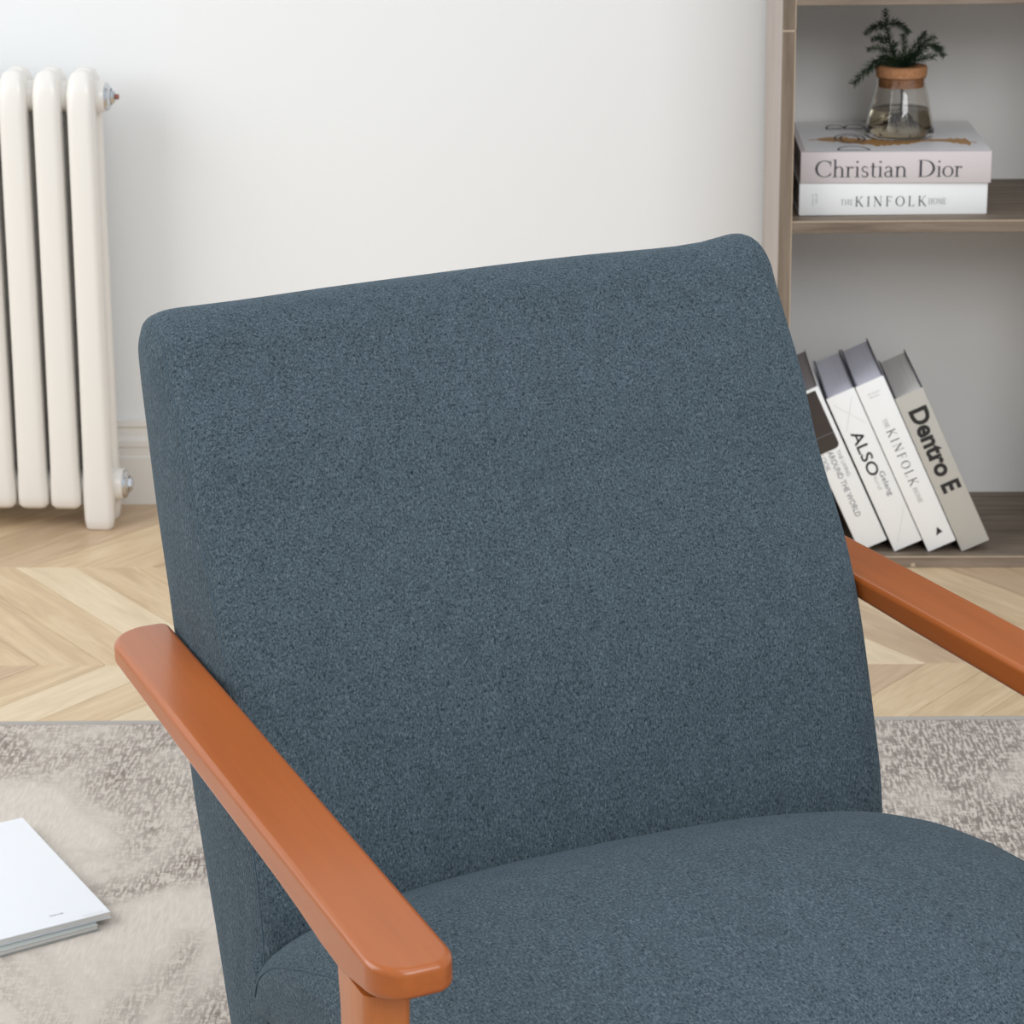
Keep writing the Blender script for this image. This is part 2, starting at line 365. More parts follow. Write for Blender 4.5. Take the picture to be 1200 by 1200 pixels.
# ================================================================== RUG
rug = thing('area_rug', 'distressed beige and taupe woven rug under the armchair', 'rug', (0, 0, 0), radians(.6))
bm = bmesh.new(); add_box(bm, -1.5, 1.6, .2, 3.006, 0, .0079, .003); mk('pile', bm, 'rug_pile', rug, True, None, 40)
bm = bmesh.new(); add_box(bm, -1.5, 1.6, 3.0062, 3.0185, 0, .0079, .003); o = mk('binding', bm, 'rug_binding', rug, True, None, 40)
o['label'] = 'light grey bound edge'

# ================================================================== ARMCHAIR
chair = thing('armchair', 'slate blue upholstered armchair with curved orange-brown wooden arms on the rug', 'armchair', (.0621, 1.7082, .008), radians(24.9098))
ZO = -.008
# backrest
pf = [(.160, .215), (.150, .30), (.155, .38), (.170, .44), (.203, .54), (.249, .63), (.293, .72), (.332, .785), (.346, .806), (.366, .8185), (.392, .8195),
      (.418, .808), (.434, .785), (.432, .755), (.4235, .7155), (.405, .64), (.381, .57), (.362, .50), (.346, .427), (.328, .38), (.296, .31), (.264, .234), (.245, .212), (.20, .205)]
P = [Vector((p.x, p.y)) for p in catmull([Vector((a, b, 0)) for a, b in pf], 5)]
n = len(P)
ctr = sum(P, Vector((0, 0)))/n
nor = []
for i in range(n):
    d = P[(i+1) % n]-P[i-1]; nn = Vector((d.y, -d.x)).normalized()
    nor.append(nn)
if sum((P[i]-ctr).dot(nor[i]) for i in range(n)) < 0: nor = [-k for k in nor]
U = .2710
def back_section(u, off):
    out = []
    TB = [(-.28, -.0145), (-.19, -.0130), (-.115, -.0102), (-.041, -.0085), (.035, -.0067), (.113, -.0062), (.165, -.0070), (.194, -.0073), (.215, -.0066), (.232, -.0052), (.248, -.0022), (.262, .0004), (.28, .0010)]
    for (a0, d0), (a1, d1) in zip(TB, TB[1:]):
        if a0 <= u <= a1: dz = d0+(d1-d0)*(u-a0)/(a1-a0)
    cr = 1-(u/U)**2
    for p, nn in zip(P, nor):
        zz = min(1, max(0, (p.y-.70)/.10)); zz = zz*zz*(3-2*zz)
        fct = (.42+.58*zz) if u > 0 else ((.62-.02*zz) if nn.x < 0 else (.3+.12*zz))
        q = p-nn*off*fct
        if nn.x < -.3: q = q-Vector((.006, 0))*cr*min(1, max(0, (.80-p.y)/.1))   # a little crown on the front
        lw = min(1, max(0, (.68-p.y)/.10)); lw = lw*lw*(3-2*lw)
        if nn.x < -.3: q = q-Vector((.006*lw, 0))
        q = q+Vector((0, dz*zz))
        out.append((u*(1+.019*lw) if u > 0 else u, q.x, q.y+ZO))
    return out
R = .026
sec = [(-U+R*(1-cos(pi/2*i/7)), .75*R*(1-sin(pi/2*i/7))) for i in range(8)]
RR = .021
secR = [(U-RR*(1-cos(pi/2*i/7)), .8*RR*(1-sin(pi/2*i/7))) for i in range(8)][::-1]
mid = [(-U+R+(2*U-R-RR)*k/20, 0) for k in range(1, 20)]
bm = bmesh.new(); rings = []
for u, off in sec+mid+secR: rings.append([bm.verts.new(v) for v in back_section(u, off)])
for a, b in zip(rings, rings[1:]):
    for k in range(n): bm.faces.new((a[k], a[(k+1) % n], b[(k+1) % n], b[k]))
edge_rings = {-1: [tuple(v.co) for v in rings[0]], 1: [tuple(v.co) for v in rings[-1]]}
def spine(v):
    z = min(max(v.z-ZO, .27), .77); f = [(.21, .20), (.30, .22), (.44, .262), (.57, .30), (.72, .365), (.80, .39)]
    for (z0, y0), (z1, y1) in zip(f, f[1:]):
        if z0 <= z <= z1: return Vector((0, y0+(y1-y0)*(z-z0)/(z1-z0), z+ZO))
    return Vector((0, .3, z+ZO))
for ring, sg in ((rings[0], -1), (rings[-1], 1)):
    prev = ring
    for t, bul in ((.12, .0035), (.3, .006), (.55, .0085), (.8, .0095), (1, .0098)):
        new = []
        for v in ring:
            s = spine(v.co); new.append(bm.verts.new((v.co.x+sg*bul*(.6 if sg < 0 else 1), v.co.y+(s.y-v.co.y)*t, v.co.z+(s.z-v.co.z)*t)))
        for k in range(n): bm.faces.new((prev[k], prev[(k+1) % n], new[(k+1) % n], new[k]))
        prev = new
bmesh.ops.remove_doubles(bm, verts=bm.verts, dist=.00005)
back = mk('backrest', bm, 'fabric_back', chair, True)
# seam running round the left and right edges of the front panel
for sg, uu in ((-1, -U-.0002), (1, U+.0002)):
    ptsS = [(a+sg*.0002, b, c_) for a, b, c_ in edge_rings[sg]]
    i0 = 2; i1 = next(i for i, p in enumerate(P) if p.x > .372)
    bm = bmesh.new(); tube(bm, ptsS[i0:i1], .0006, 6); mk('seam', bm, 'seam_thread', back, True)
# seat cushion
def seat_top(v):
    T_ = [(-.315, .36), (-.305, .395), (-.285, .425), (-.24, .446), (-.18, .455), (-.10, .4555), (-.02, .448), (.03, .4385), (.08, .423), (.12, .405), (.15, .388), (.17, .368), (.182, .34)]
    for (a, za_), (b, zb) in zip(T_, T_[1:]):
        if a <= v <= b: return za_+(zb-za_)*(v-a)/(b-a)
bm = bmesh.new(); rings = []; NS = 56
vst = [-.315+.497*(.5-.5*cos(pi*k/44)) for k in range(45)]
for v in vst:
    zt = seat_top(max(-.315, min(.182, v)))
    e = 1
    if v < -.27: e = sqrt(max(0, 1-((-.27-v)/.0455)**2))
    if v > .13: e = sqrt(max(0, 1-((v-.13)/.054)**2))
    W_ = .268+.015*e
    zb = .295; zm = zt-.058 if zt-.058 > zb+.02 else (zt+zb)/2+.01
    ring = []
    for k in range(NS):
        a = 2*pi*k/NS; ca, sa = cos(a), sin(a)
        x = W_*math.copysign(abs(ca)**(2/3.4), ca)
        if sa >= 0: z = zm+(zt-zm)*abs(sa)**(2/3.0); z -= .013*(x/W_)**2*(zt-zm)/.058
        else: z = zm-.013*(x/W_)**2*(1-abs(sa))*(zt-zm)/.058-(zm-zb)*abs(sa)**(2/5)
        ring.append(bm.verts.new((x, v, z+ZO)))
    rings.append(ring)
for a, b in zip(rings, rings[1:]):
    for k in range(NS): bm.faces.new((a[k], a[(k+1) % NS], b[(k+1) % NS], b[k]))
bm.faces.new(rings[0]); bm.faces.new(rings[-1])
seat = mk('seat', bm, 'fabric_seat', chair, True)
sv = [(.150, .318), (.145, .331), (.136, .343), (.115, .359), (.0855, .3735), (.03, .396), (-.022, .411), (-.1, .421), (-.18, .420), (-.25, .408), (-.29, .385)]
def seat_side_u(v, z, sg):
    # width of the seat surface at height z
    zt = seat_top(v); e = 1
    if v < -.27: e = sqrt(max(0, 1-((-.27-v)/.0455)**2))
    if v > .13: e = sqrt(max(0, 1-((v-.13)/.054)**2))
    W_ = .268+.015*e; zm = zt-.058
    best = W_
    for k in range(200):
        a = pi/2*k/199; x = W_*cos(a)**(2/3.4) if k < 199 else 0
        zz = zm+(zt-zm)*sin(a)**(2/3.0)-.013*(x/W_)**2
        if zz >= z: return x
    return best
for sg in (-1, 1):
    pts = [(sg*(seat_side_u(p.x, p.y, sg)+.0002), p.x, p.y+ZO) for p in catmull([Vector((a, b, 0)) for a, b in sv], 4, False)]
    bm = bmesh.new(); tube(bm, pts, .0006, 6); mk('seam', bm, 'seam_thread', seat, True)
# arms
def arm_bottom(v):
    T_ = [(-.274, .535), (-.25, .532), (-.205, .5235), (-.18, .5235), (-.13, .5275), (-.08, .530), (.02, .532), (.13, .5335), (.25, .5365), (.36, .538)]
    for (a, za_), (b, zb) in zip(T_, T_[1:]):
        if a <= v <= b: return za_+(zb-za_)*(v-a)/(b-a)
    return .5235
def arm(sg):
    UI, UO, VF, VB = .2785, .3320, -.2735, .3600
    out = []
    def cornr(cu, cv, ru, rv, a0, a1, k=9):
        for i in range(k): a = radians(a0+(a1-a0)*i/(k-1)); out.append((cu+ru*cos(a), cv+rv*sin(a)))
    # u measured outward, ccw in (u,v)
    cornr(UO-.022, VF+.026, .022, .026, 270, 360)
    for k in range(1, 14): out.append((UO, VF+.026+(VB-.040-VF-.026)*k/14))
    cornr(UO-.036, VB-.040, .036, .040, 0, 82)
    cornr(UI+.008, VB-.008, .008, .008, 95, 180, 4)
    for k in range(1, 14): out.append((UI, VB-.008+(VF+.022-VB+.008)*k/14))
    cornr(UI+.017, VF+.022, .017, .022, 180, 262)
    bm = bmesh.new(); cu, cv = (UI+UO)/2, 0
    def inset(i, d):
        a = Vector(out[i-1]); b = Vector(out[i]); c = Vector(out[(i+1) % len(out)])
        tdir = (c-a).normalized(); nn = Vector((-tdir.y, tdir.x)); return b+nn*d
    layers = []
    rb = .0048
    for j in range(6): a = pi/2*j/5; layers.append(('b', rb*(1-sin(a)), rb*(1-cos(a))))
    for j in range(6): a = pi/2*j/5; layers.append(('t', rb*(1-cos(a)), rb*(1-sin(a))))
    rings = []
    for kind, ins, dz in layers:
        ring = []
        for i in range(len(out)):
            p = inset(i, ins); z = arm_bottom(p.y)+dz if kind == 'b' else .5552-dz
            uu = p.x+(.030*(.24-p.y) if sg > 0 else 0)
            ring.append(bm.verts.new((sg*uu, p.y, z+ZO)))
        rings.append(ring)
    for a, b in zip(rings, rings[1:]):
        for k in range(len(out)): bm.faces.new((a[k], a[(k+1) % len(out)], b[(k+1) % len(out)], b[k]))
    bm.faces.new(rings[0][::-1]); f = bm.faces.new(rings[-1])
    bmesh.ops.triangulate(bm, faces=[x for x in bm.faces if len(x.verts) > 4])
    o = mk('armrest', bm, 'cherry_wood', chair, True, None, 60)
    wn = o.modifiers.new('normals', 'WEIGHTED_NORMAL'); wn.weight = 100; wn.mode = 'FACE_AREA'; return o
for sg in (-1, 1):
    arm(sg)
    # front leg, a rounded board tapering to the floor
    bm = bmesh.new(); rings = []
    for z, w_, d_ in ((0, .022, .030), (.02, .023, .031), (.30, .029, .046), (.45, .030, .051), (.50, .0305, .0535), (.528, .031, .058)):
        ring = []; rr = .0085
        u1, v0 = .3312+(.013 if sg > 0 else 0), -.1935 + (.0 if z < .52 else .003)
        c0, c1 = u1-w_/2, v0-d_/2
        for q in range(4):
            for j in range(6):
                a = pi/2*q+pi/2*j/5; sx = 1 if q in (0, 3) else -1; sy = 1 if q in (0, 1) else -1
                ring.append(bm.verts.new((sg*(c0+sx*(w_/2-rr)+rr*cos(a)), c1+sy*(d_/2-rr)+rr*sin(a), (z+ZO) if z > 0 else 0)))
        rings.append(ring)
    for a, b in zip(rings, rings[1:]):
        for k in range(24): bm.faces.new((a[k], a[(k+1) % 24], b[(k+1) % 24], b[k]))
    bm.faces.new(rings[0][::-1]); bm.faces.new(rings[-1])
    mk('leg', bm, 'cherry_wood_leg', chair, True, None, 40)
    # rear leg, splayed backwards from the seat frame
    bm = bmesh.new(); rings = []
    for t in (0, .5, 1):
        c0, c1, z = sg*.235, .36-.17*t, .25*t; ww = .012+.004*t
        rings.append([bm.verts.new((c0+sx*ww, c1+sy*(ww+.004), z)) for sx, sy in ((1, 1), (-1, 1), (-1, -1), (1, -1))])
    for a, b in zip(rings, rings[1:]):
        for k in range(4): bm.faces.new((a[k], a[(k+1) % 4], b[(k+1) % 4], b[k]))
    bm.faces.new(rings[0][::-1]); bm.faces.new(rings[-1]); bmesh.ops.bevel(bm, geom=bm.edges[:], offset=.003, segments=2, affect='EDGES')
    mk('leg', bm, 'cherry_wood_leg', chair, True, None, 40)
    box('side_rail', sg*.238-.012, sg*.238+.012, -.27, .17, .235, .285, 'cherry_wood', chair, .004)
    # short block that ties the front leg to the seat rail
    box('leg_spacer', min(sg*.249, sg*.306), max(sg*.249, sg*.306), -.235, -.20, .238, .268, 'cherry_wood', chair, .003)
box('front_rail', -.226, .226, -.27, -.25, .235, .287, 'cherry_wood', chair, .004)
box('rear_rail', -.226, .226, .15, .17, .235, .287, 'cherry_wood', chair, .004)

# ================================================================== RADIATOR
RX = -.780
rad = thing('radiator', 'cream white cast iron column radiator against the back wall', 'radiator', (RX, 3.85, 0), 0)
rad.rotation_euler = (0, radians(1.15), 0)
def rounded_loop(cx, cy, hx, hy, rr, k=5):
    L = []
    for q in range(4):
        for j in range(k):
            a = pi/2*q+pi/2*j/(k-1); sx = 1 if q in (0, 3) else -1; sy = 1 if q in (0, 1) else -1
            L.append((cx+sx*(hx-rr)+rr*cos(a), cy+sy*(hy-rr)+rr*sin(a)))
    return L
def section_mesh(foot):
    bm = bmesh.new()
    # front and rear columns, an arched top joining them
    top, zb = .728, (.0 if foot else .035)
    for sy in (-1, 1):
        zs = [(zb, .018, .012), (zb+.004, .022, .015), (.02+zb*.6, .0238, .0165), (.055, .0242, .018), (.10, .0225, .019), (.30, .0215, .018), (.55, .0212, .0175), (.66, .0210, .018), (.695, .0215, .020), (.713, .019, .019), (.724, .014, .014), (.728, .006, .007)]
        rings = []
        for z, hx, hy in zs:
            cy = sy*.027
            if z > .66: cy = sy*(.027-.012*((z-.66)/.068)**2)
            rings.append([bm.verts.new((x, y, z)) for x, y in rounded_loop(0, cy, hx, hy, min(hx, hy)*.62)])
        for a, b in zip(rings, rings[1:]):
            for k in range(len(a)): bm.faces.new((a[k], a[(k+1) % len(a)], b[(k+1) % len(a)], b[k]))
        bm.faces.new(rings[0][::-1]); bm.faces.new(rings[-1])
    add_box(bm, -.0165, .0165, -.03, .03, .655, .716, .012, 3)     # top header web
    add_box(bm, -.0165, .0165, -.03, .03, .04, .10, .012, 3)       # bottom header web
    add_box(bm, -.006, .006, -.022, .022, .09, .68, .004, 2)       # thin web between the columns
    lathe(bm, [(.0005, -.025), (.021, -.025), (.024, -.018), (.024, .022), (.0235, .030), (.022, .0325), (.0005, .0325)], 28, (0, 0, .686), 'x')
    lathe(bm, [(.0005, -.025), (.021, -.025), (.026, -.018), (.026, .024), (.0250, .034), (.0235, .0355), (.0005, .0355)], 28, (0, 0, .066), 'x')
    bmesh.ops.recalc_face_normals(bm, faces=bm.faces)
    me = bpy.data.meshes.new('section'); bm.to_mesh(me); bm.free()
    for p in me.polygons: p.use_smooth = True
    me.set_sharp_from_angle(angle=radians(50)); me.materials.append(MATS['radiator_paint']); return me
m_end, m_mid = section_mesh(True), section_mesh(False)
for k in range(9):
    o = bpy.data.objects.new('section', m_end if k in (0, 8) else m_mid); C.objects.link(o); o.parent = rad; o.location = (-.052*k, 0, 0)
for z, name, rr, ox in ((.686, 'air_vent_plug', .0215, .0065), (.066, 'end_plug', .0228, .0095)):
    bm = bmesh.new()
    R_ = lathe(bm, [(.0005, .026), (rr, .026), (rr, .029), (rr*.92, .0315), (rr*.62, .0345), (rr*.60, .0346)], 32, (ox, 0, z), 'x')
    lathe(bm, [(rr*.55, .033), (rr*.52, .038), (rr*.42, .0405), (.0005, .041)], 6, (ox, 0, z), 'x')
    o = mk(name, bm, 'chrome', rad, True, None, 25); o['label'] = 'chrome hexagonal plug'
    if name == 'air_vent_plug':
        bm = bmesh.new(); lathe(bm, [(.0005, .041), (.0042, .041), (.0042, .046), (.0005, .047)], 14, (ox, 0, z), 'x'); q = mk('vent_cap', bm, 'red_brown_plastic', o, True, None, 30)
        q['label'] = 'small reddish brown vent cap'

# ================================================================== SHELF UNIT
SY = 3.6181; SB = 3.9445
XI, XO = .2962, .2782; XR = .745
shelf = thing('shelf_unit', 'greige wood-effect open bookshelf standing against the back wall', 'bookshelf', (XO, SY, 0), 0)
def sb(name, x0, x1, y0, y1, z0, z1, m, parent=shelf, bev=.0006):
    return box(name, x0-XO, x1-XO, y0-SY, y1-SY, z0, z1, m, parent, bev, 1)
TOPZ = 1.96; JZ = .8048
for x0, x1 in ((XO, XI), (XR, XR+.018)):
    for z0, z1 in ((0, JZ-.0012), (JZ+.0012, TOPZ)):
        s = sb('side_panel', x0, x1, SY, SB, z0, z1, 'greige_oak_z')
        # laminate outer face, paler than the front edge
        e0, e1 = (x0-.0006, x0-.0001) if x0 < .5 else (x1+.0001, x1+.0006)
        if z0 == 0: f = sb('outer_face', e0, e1, SY+.001, SB, z0, TOPZ, 'greige_oak_pale', s, 0); f['label'] = 'pale greige outer laminate'
        if x0 < .5:
            sb('edge_strip', x1-.0004, x1+.0008, SY-.0004, SY+.0022, max(z0, .02), z1, 'edge_banding', s, 0)
    g = sb('joint_strip', x0+.0005, x1-.0002, SY+.0004, SY+.03, JZ-.0012, JZ+.0012, 'edge_banding', shelf, 0)
    g['label'] = 'pale strip in the joint of the side panel'
for zt, nm in ((.0174, 'bottom_board'), (.5311, 'shelf_board'), (.857, 'shelf_board'), (1.18, 'shelf_board'), (1.57, 'shelf_board'), (TOPZ, 'top_board')):
    b_ = sb(nm, XI, XR, SY+(.0006 if nm != 'bottom_board' else 0), SB-.006, zt-.0172, zt, 'greige_oak_x')
    sb('edge_strip', XI+.001, XR-.001, SY-.0002, SY+.0022, zt-.0012, zt+.0003, 'edge_banding', b_, 0)
    if nm == 'bottom_board':
        q = sb('screw_cover', .4875, .4935, SY-.0004, SY+.001, .0018, .0072, 'edge_banding', b_, 0); q['label'] = 'small pale screw cover'
bk = bmesh.new()
add_box(bk, XI-XO+.0004, XR-XO-.0004, SB-.006-SY, SB-.001-SY, .0175, TOPZ-.018)
mk('back_panel', bk, 'shelf_back', shelf)

# ================================================================== BOOKS
def book(name, label, L_, D_, T_, cover, page, loc, rot, group, spine_m=None, front_m=None, edge='book_cover_edge', round_sp=.0015):
    """local: x along thickness, y depth (spine at y=0), z along spine height."""
    t = thing(name, label, 'book', loc, 0, group); t.rotation_euler = rot
    ct = .0022
    bm = bmesh.new(); add_box(bm, ct, T_-ct, .003, D_-.004, .003, L_-.003, .0006, 1); mk('pages', bm, page, t)
    bm = bmesh.new(); add_box(bm, 0, T_, 0, .003, 0, L_, round_sp, 2); mk('spine', bm, spine_m or cover, t, True, None, 40)
    for x0, x1 in ((.0001, ct), (T_-ct, T_-.0001)):
        bm = bmesh.new(); add_box(bm, x0, x1, .0022, D_, 0, L_, .0004, 1); o = mk('cover', bm, front_m or cover, t)
    return t
# --- two books lying flat; local z -> world x, local x -> world z
FLAT = (0, radians(90), 0)
def flat_rot(a): return (Matrix.Rotation(radians(a), 3, 'Z') @ Matrix(((0, 0, 1), (0, 1, 0), (1, 0, 0)))).to_euler()
# matrix above maps local x->world z, local z->world x (mirror), so build flat books directly instead
def flat_book(name, label, x0, z0, L_, D_, T_, cover, page, y0, a, group, top_m):
    t = thing(name, label, 'book', (x0, y0, z0), radians(a), group); ct = .0022
    bm = bmesh.new(); add_box(bm, .004, L_-.004, .003, D_-.004, ct, T_-ct, .0006, 1); mk('pages', bm, page, t)
    bm = bmesh.new(); add_box(bm, 0, L_, 0, .003, 0, T_, .0015, 2); mk('spine', bm, cover, t, True, None, 40)
    for z_, z1, mm in ((.0001, ct, cover), (T_-ct, T_-.0001, top_m)):
        bm = bmesh.new(); add_box(bm, 0, L_, .0022, D_, z_, z1, .0004, 1); o = mk('cover', bm, mm, t)
    return t
SG = 'books lying flat on the middle shelf'
kin = flat_book('book', 'white book with small serif spine lettering lying at the bottom of the flat stack', .3100, .5314, .274, .245, .0470, 'book_white', 'pages_cream', 3.6600, .4, SG, 'cover_white')
pl = lambda x, y: (x, -.0004, y)
letter('lettering', [serif_run('KINFOLK', .0815, .1045, .0130, .0148, .28)], pl, 'ink_dark', kin)
letter('lettering', [serif_run('THE', .0605, .0185, .0155, .0080, .1)], pl, 'ink_mid', kin)
letter('lettering', [serif_run('HOME', .1885, .026, .0155, .0090, .1)], pl, 'ink_mid', kin)
o = letter('lettering', [sans_run('Artisan', .008, .018, -.0215, .0035)], lambda x, y: (-y, -.0004, .040-x), 'ink_pale', kin)
letter('lettering', [sans_run('Books', .008, .014, -.0265, .0035)], lambda x, y: (-y, -.0004, .040-x), 'ink_pale', kin)
dior = flat_book('book', 'thick pinkish grey book with large serif title, on top of the flat stack', .3110, .5786, .276, .272, .0462, 'book_pink_grey', 'pages_cream', 3.6600, -.9, SG, 'cover_white')
letter('lettering', [serif_run('Christian', .0205, .1345, .0093, .0248)], pl, 'ink_dark', dior)
letter('lettering', [serif_run('Dior', .1690, .066, .0093, .0248)], pl, 'ink_dark', dior)
box('cover_border', 0, .276, .0025, .0055, .0461, .0464, 'book_pink_grey', dior)
box('cover_border', 0, .0075, .0055, .272, .0461, .0464, 'book_pink_grey', dior)
# outlined capitals and a gold brush streak printed on the top cover
def ribbon(name, loops, z, wd, m, parent):
    bm = bmesh.new()
    for L in loops:
        for a, b in zip(L, L[1:]):
            d = Vector((b[0]-a[0], b[1]-a[1])); nrm = Vector((-d.y, d.x)).normalized()*wd/2
            bm.faces.new([bm.verts.new((a[0]+nrm.x, a[1]+nrm.y, z)), bm.verts.new((b[0]+nrm.x, b[1]+nrm.y, z)), bm.verts.new((b[0]-nrm.x, b[1]-nrm.y, z)), bm.verts.new((a[0]-nrm.x, a[1]-nrm.y, z))])
    return mk(name, bm, m, parent)
def ell(cx, cy, rx, ry, a0=0, a1=360, k=28): return [(cx+rx*cos(radians(a0+(a1-a0)*i/k)), cy+ry*sin(radians(a0+(a1-a0)*i/k))) for i in range(k+1)]
zc = .0463
gb = bmesh.new(); rg = random.Random(5); up, lo = [], []
for i in range(60):
    x = .018+.245*i/59; c = .098+.012*sin(i*.16+.4)-.0004*i; hw = (.004+.024*abs(sin(i*.075))**1.2)*(.6+.7*rg.random()) if 3 < i < 57 else .0025
    if x > .17: c += .004; hw *= 1.2
    up.append(gb.verts.new((x, c+hw, zc))); lo.append(gb.verts.new((x, c-hw, zc)))
for i in range(59): gb.faces.new((lo[i], lo[i+1], up[i+1], up[i]))
mk('gold_streak', gb, 'gold_paint', dior)['label'] = 'ragged gold brush streak'
loops = [ell(.078, .014, .0225, .034, 0, 180)+[], [(.054, .014), (.102, .014)],
         ell(.080, .112, .022, .040), ell(.080, .112, .014, .030),
         [(.052, .205), (.112, .205), (.112, .196), (.052, .196), (.052, .205)], ell(.066, .205, .0135, .030, 0, 180), ell(.096, .205, .0155, .034, 0, 180)]
for lp in (loops[:2], loops[2:4], loops[4:]): ribbon('printed_capital', lp, zc+.0002, .0026, 'ink_dark', dior)
# --- leaning books on the bottom board
LG = 'books leaning on the bottom shelf'
LEAN = radians(24.5); TH = .0450
def lean_book(label, bx, hh, cover, page, front_m, y0, D_=.225):
    return book('book', label, hh, D_, TH, cover, page, (bx, y0, .0178), (0, -LEAN, 0), LG, cover, front_m)
YB = 3.6420
b1 = lean_book('white leaning book with a dark rounded spine label, touching the shelf side', .4122, .266, 'book_white', 'pages_brown', 'cover_white', YB)
b2 = lean_book('white leaning book with a large bold sans title ending in SO, second of the row', .4648, .264, 'book_white', 'pages_lavender', 'book_cover_edge', YB-.002)
b3 = lean_book('tall white leaning book with spaced serif title and a black triangle at its foot', .5155, .2845, 'book_white', 'pages_lavender', 'book_cover_edge', YB-.004)
b4 = lean_book('grey leaning book with heavy black condensed title, rightmost of the row', .5662, .264, 'book_grey', 'pages_cream', 'book_cover_edge', YB-.003)
def down(hh): return lambda s, t: (t, -.0004, hh-s)       # reads from the head of the spine downwards
bm = bmesh.new(); loop = [(0, .2615), (.0385, .2615), (.0385, .174)]+[(.0385-.008+.008*cos(radians(-a)), .174+.008*sin(radians(-a))-.0) for a in range(0, 91, 15)]+[(0.001, .166)]
bm.faces.new([bm.verts.new((x, -.0003, z)) for x, z in loop]); mk('spine_label', bm, 'label_brown_black', b1)['label'] = 'dark brown rounded label'
bm = bmesh.new(); add_box(bm, .002, .038, -.0006, -.0004, .1905, .1915); mk('label_rule', bm, 'ink_mid', b1)
letter('lettering', [sans_run('AROUND THE WORLD', .101, .112, .0165, .0085)], lambda s, t: (t, -.0004, .266-s), 'ink_mid', b1)
letter('lettering', [sans_run('THE LIVING', .104, .044, .0300, .0055)], lambda s, t: (t, -.0004, .266-s), 'ink_grey', b1)
letter('lettering', [sans_run('LOOK', .101, .028, .004, .0075)], lambda s, t: (t, -.0004, .266-s), 'ink_grey', b1)
letter('lettering', [sans_run('ALSO', .0640, .0750, .0118, .0175, .012)], down(.264), 'ink_black', b2)
letter('lettering', [sans_run('Gelang', .137, .041, .0270, .0080)], down(.264), 'ink_mid', b2)
letter('lettering', [sans_run('Nurul', .137, .026, .0165, .0060)], down(.264), 'ink_pale', b2)
ribbon_pts = [((.006, .252), (.040, .205)), ((.036, .252), (.008, .205)), ((.010, .012), (.040, .060))]
for a, b in ribbon_pts:
    bm = bmesh.new()
    d = Vector((b[0]-a[0], b[1]-a[1])); nr = Vector((-d.y, d.x)).normalized()*.0002
    bm.faces.new([bm.verts.new((a[0]+nr.x, -.0003, a[1]+nr.y)), bm.verts.new((b[0]+nr.x, -.0003, b[1]+nr.y)), bm.verts.new((b[0]-nr.x, -.0003, b[1]-nr.y)), bm.verts.new((a[0]-nr.x, -.0003, a[1]-nr.y))])
    mk('fine_line', bm, 'ink_pale', b2)
H3 = .2845
letter('lettering', [serif_run('KINFOLK', .0815, .096, .0155, .0135, .28)], down(H3), 'ink_dark', b3)
letter('lettering', [serif_run('THE', .0625, .0155, .0170, .0065, .1)], down(H3), 'ink_mid', b3)
letter('lettering', [serif_run('HOME', .181, .026, .0170, .0065, .1)], down(H3), 'ink_mid', b3)
letter('lettering', [sans_run('Artisan', .012, .019, -.0200, .0032)], lambda x, y: (x, -.0004, H3+y), 'ink_pale', b3)
letter('lettering', [sans_run('Books', .014, .014, -.0255, .0032)], lambda x, y: (x, -.0004, H3+y), 'ink_pale', b3)
bm = bmesh.new(); tri = [(.0215, .0185), (.0265, .0215), (.0315, .0185), (.0265, .031)]
bm.faces.new([bm.verts.new((x+.0005, -.0004, z)) for x, z in [(.0205, .0190), (.0262, .0215), (.0318, .0215), (.0265, .0325)]]); mk('emblem', bm, 'ink_black', b3)['label'] = 'small black arrowhead emblem'
letter('lettering', [sans_run('Dentro', .0265, .1140, .0115, .0275, .035)], down(.264), 'ink_black', b4)
letter('lettering', [sans_run('E', .1520, .016, .0115, .0275, .035)], down(.264), 'ink_black', b4)

# ================================================================== VASE + FERN
VX, VY, VZ = .4690, 3.7930, .5786+.0465+.0001
vase = thing('glass_vase', 'conical clear glass vase of water with a cork collar on the flat books', 'vase', (VX, VY, VZ))
bm = bmesh.new()
outer = [(.0005, 0), (.046, 0), (.0505, .0025), (.0515, .007), (.0505, .016), (.0465, .036), (.0415, .058), (.0375, .074), (.0362, .083), (.0366, .088)]
inner = [(.0346, .0882), (.0343, .083), (.0356, .074), (.0396, .058), (.0446, .036), (.0487, .016), (.0492, .009), (.0465, .0045), (.0005, .0045)]
lathe(bm, outer+inner, 56); bmesh.ops.remove_doubles(bm, verts=bm.verts, dist=.0008); gl = mk('glass_body', bm, 'clear_glass', vase, True, None, 50)
bm = bmesh.new()
wl_ = [(.0005, .0047), (.046, .0047), (.0489, .009), (.0484, .016), (.0442, .036), (.0428, .0405), (.0432, .0412), (.0005, .0405)]
lathe(bm, wl_, 56); bmesh.ops.remove_doubles(bm, verts=bm.verts, dist=.0008); mk('water', bm, 'vase_water', vase, True, None, 40)
bm = bmesh.new()
lathe(bm, [(.0185, .074), (.0335, .074), (.0340, .0885), (.0372, .0895), (.0378, .094), (.0382, .1015), (.0370, .1045), (.0300, .1055), (.0225, .1045), (.0195, .098), (.0185, .074)], 48)
mk('cork_collar', bm, 'cork', vase, True, None, 50)
fern = thing('fern_cutting', 'dark green needle-leaved sprig standing in the cork-collared vase', 'plant', (VX, VY, VZ))
rf = random.Random(11)
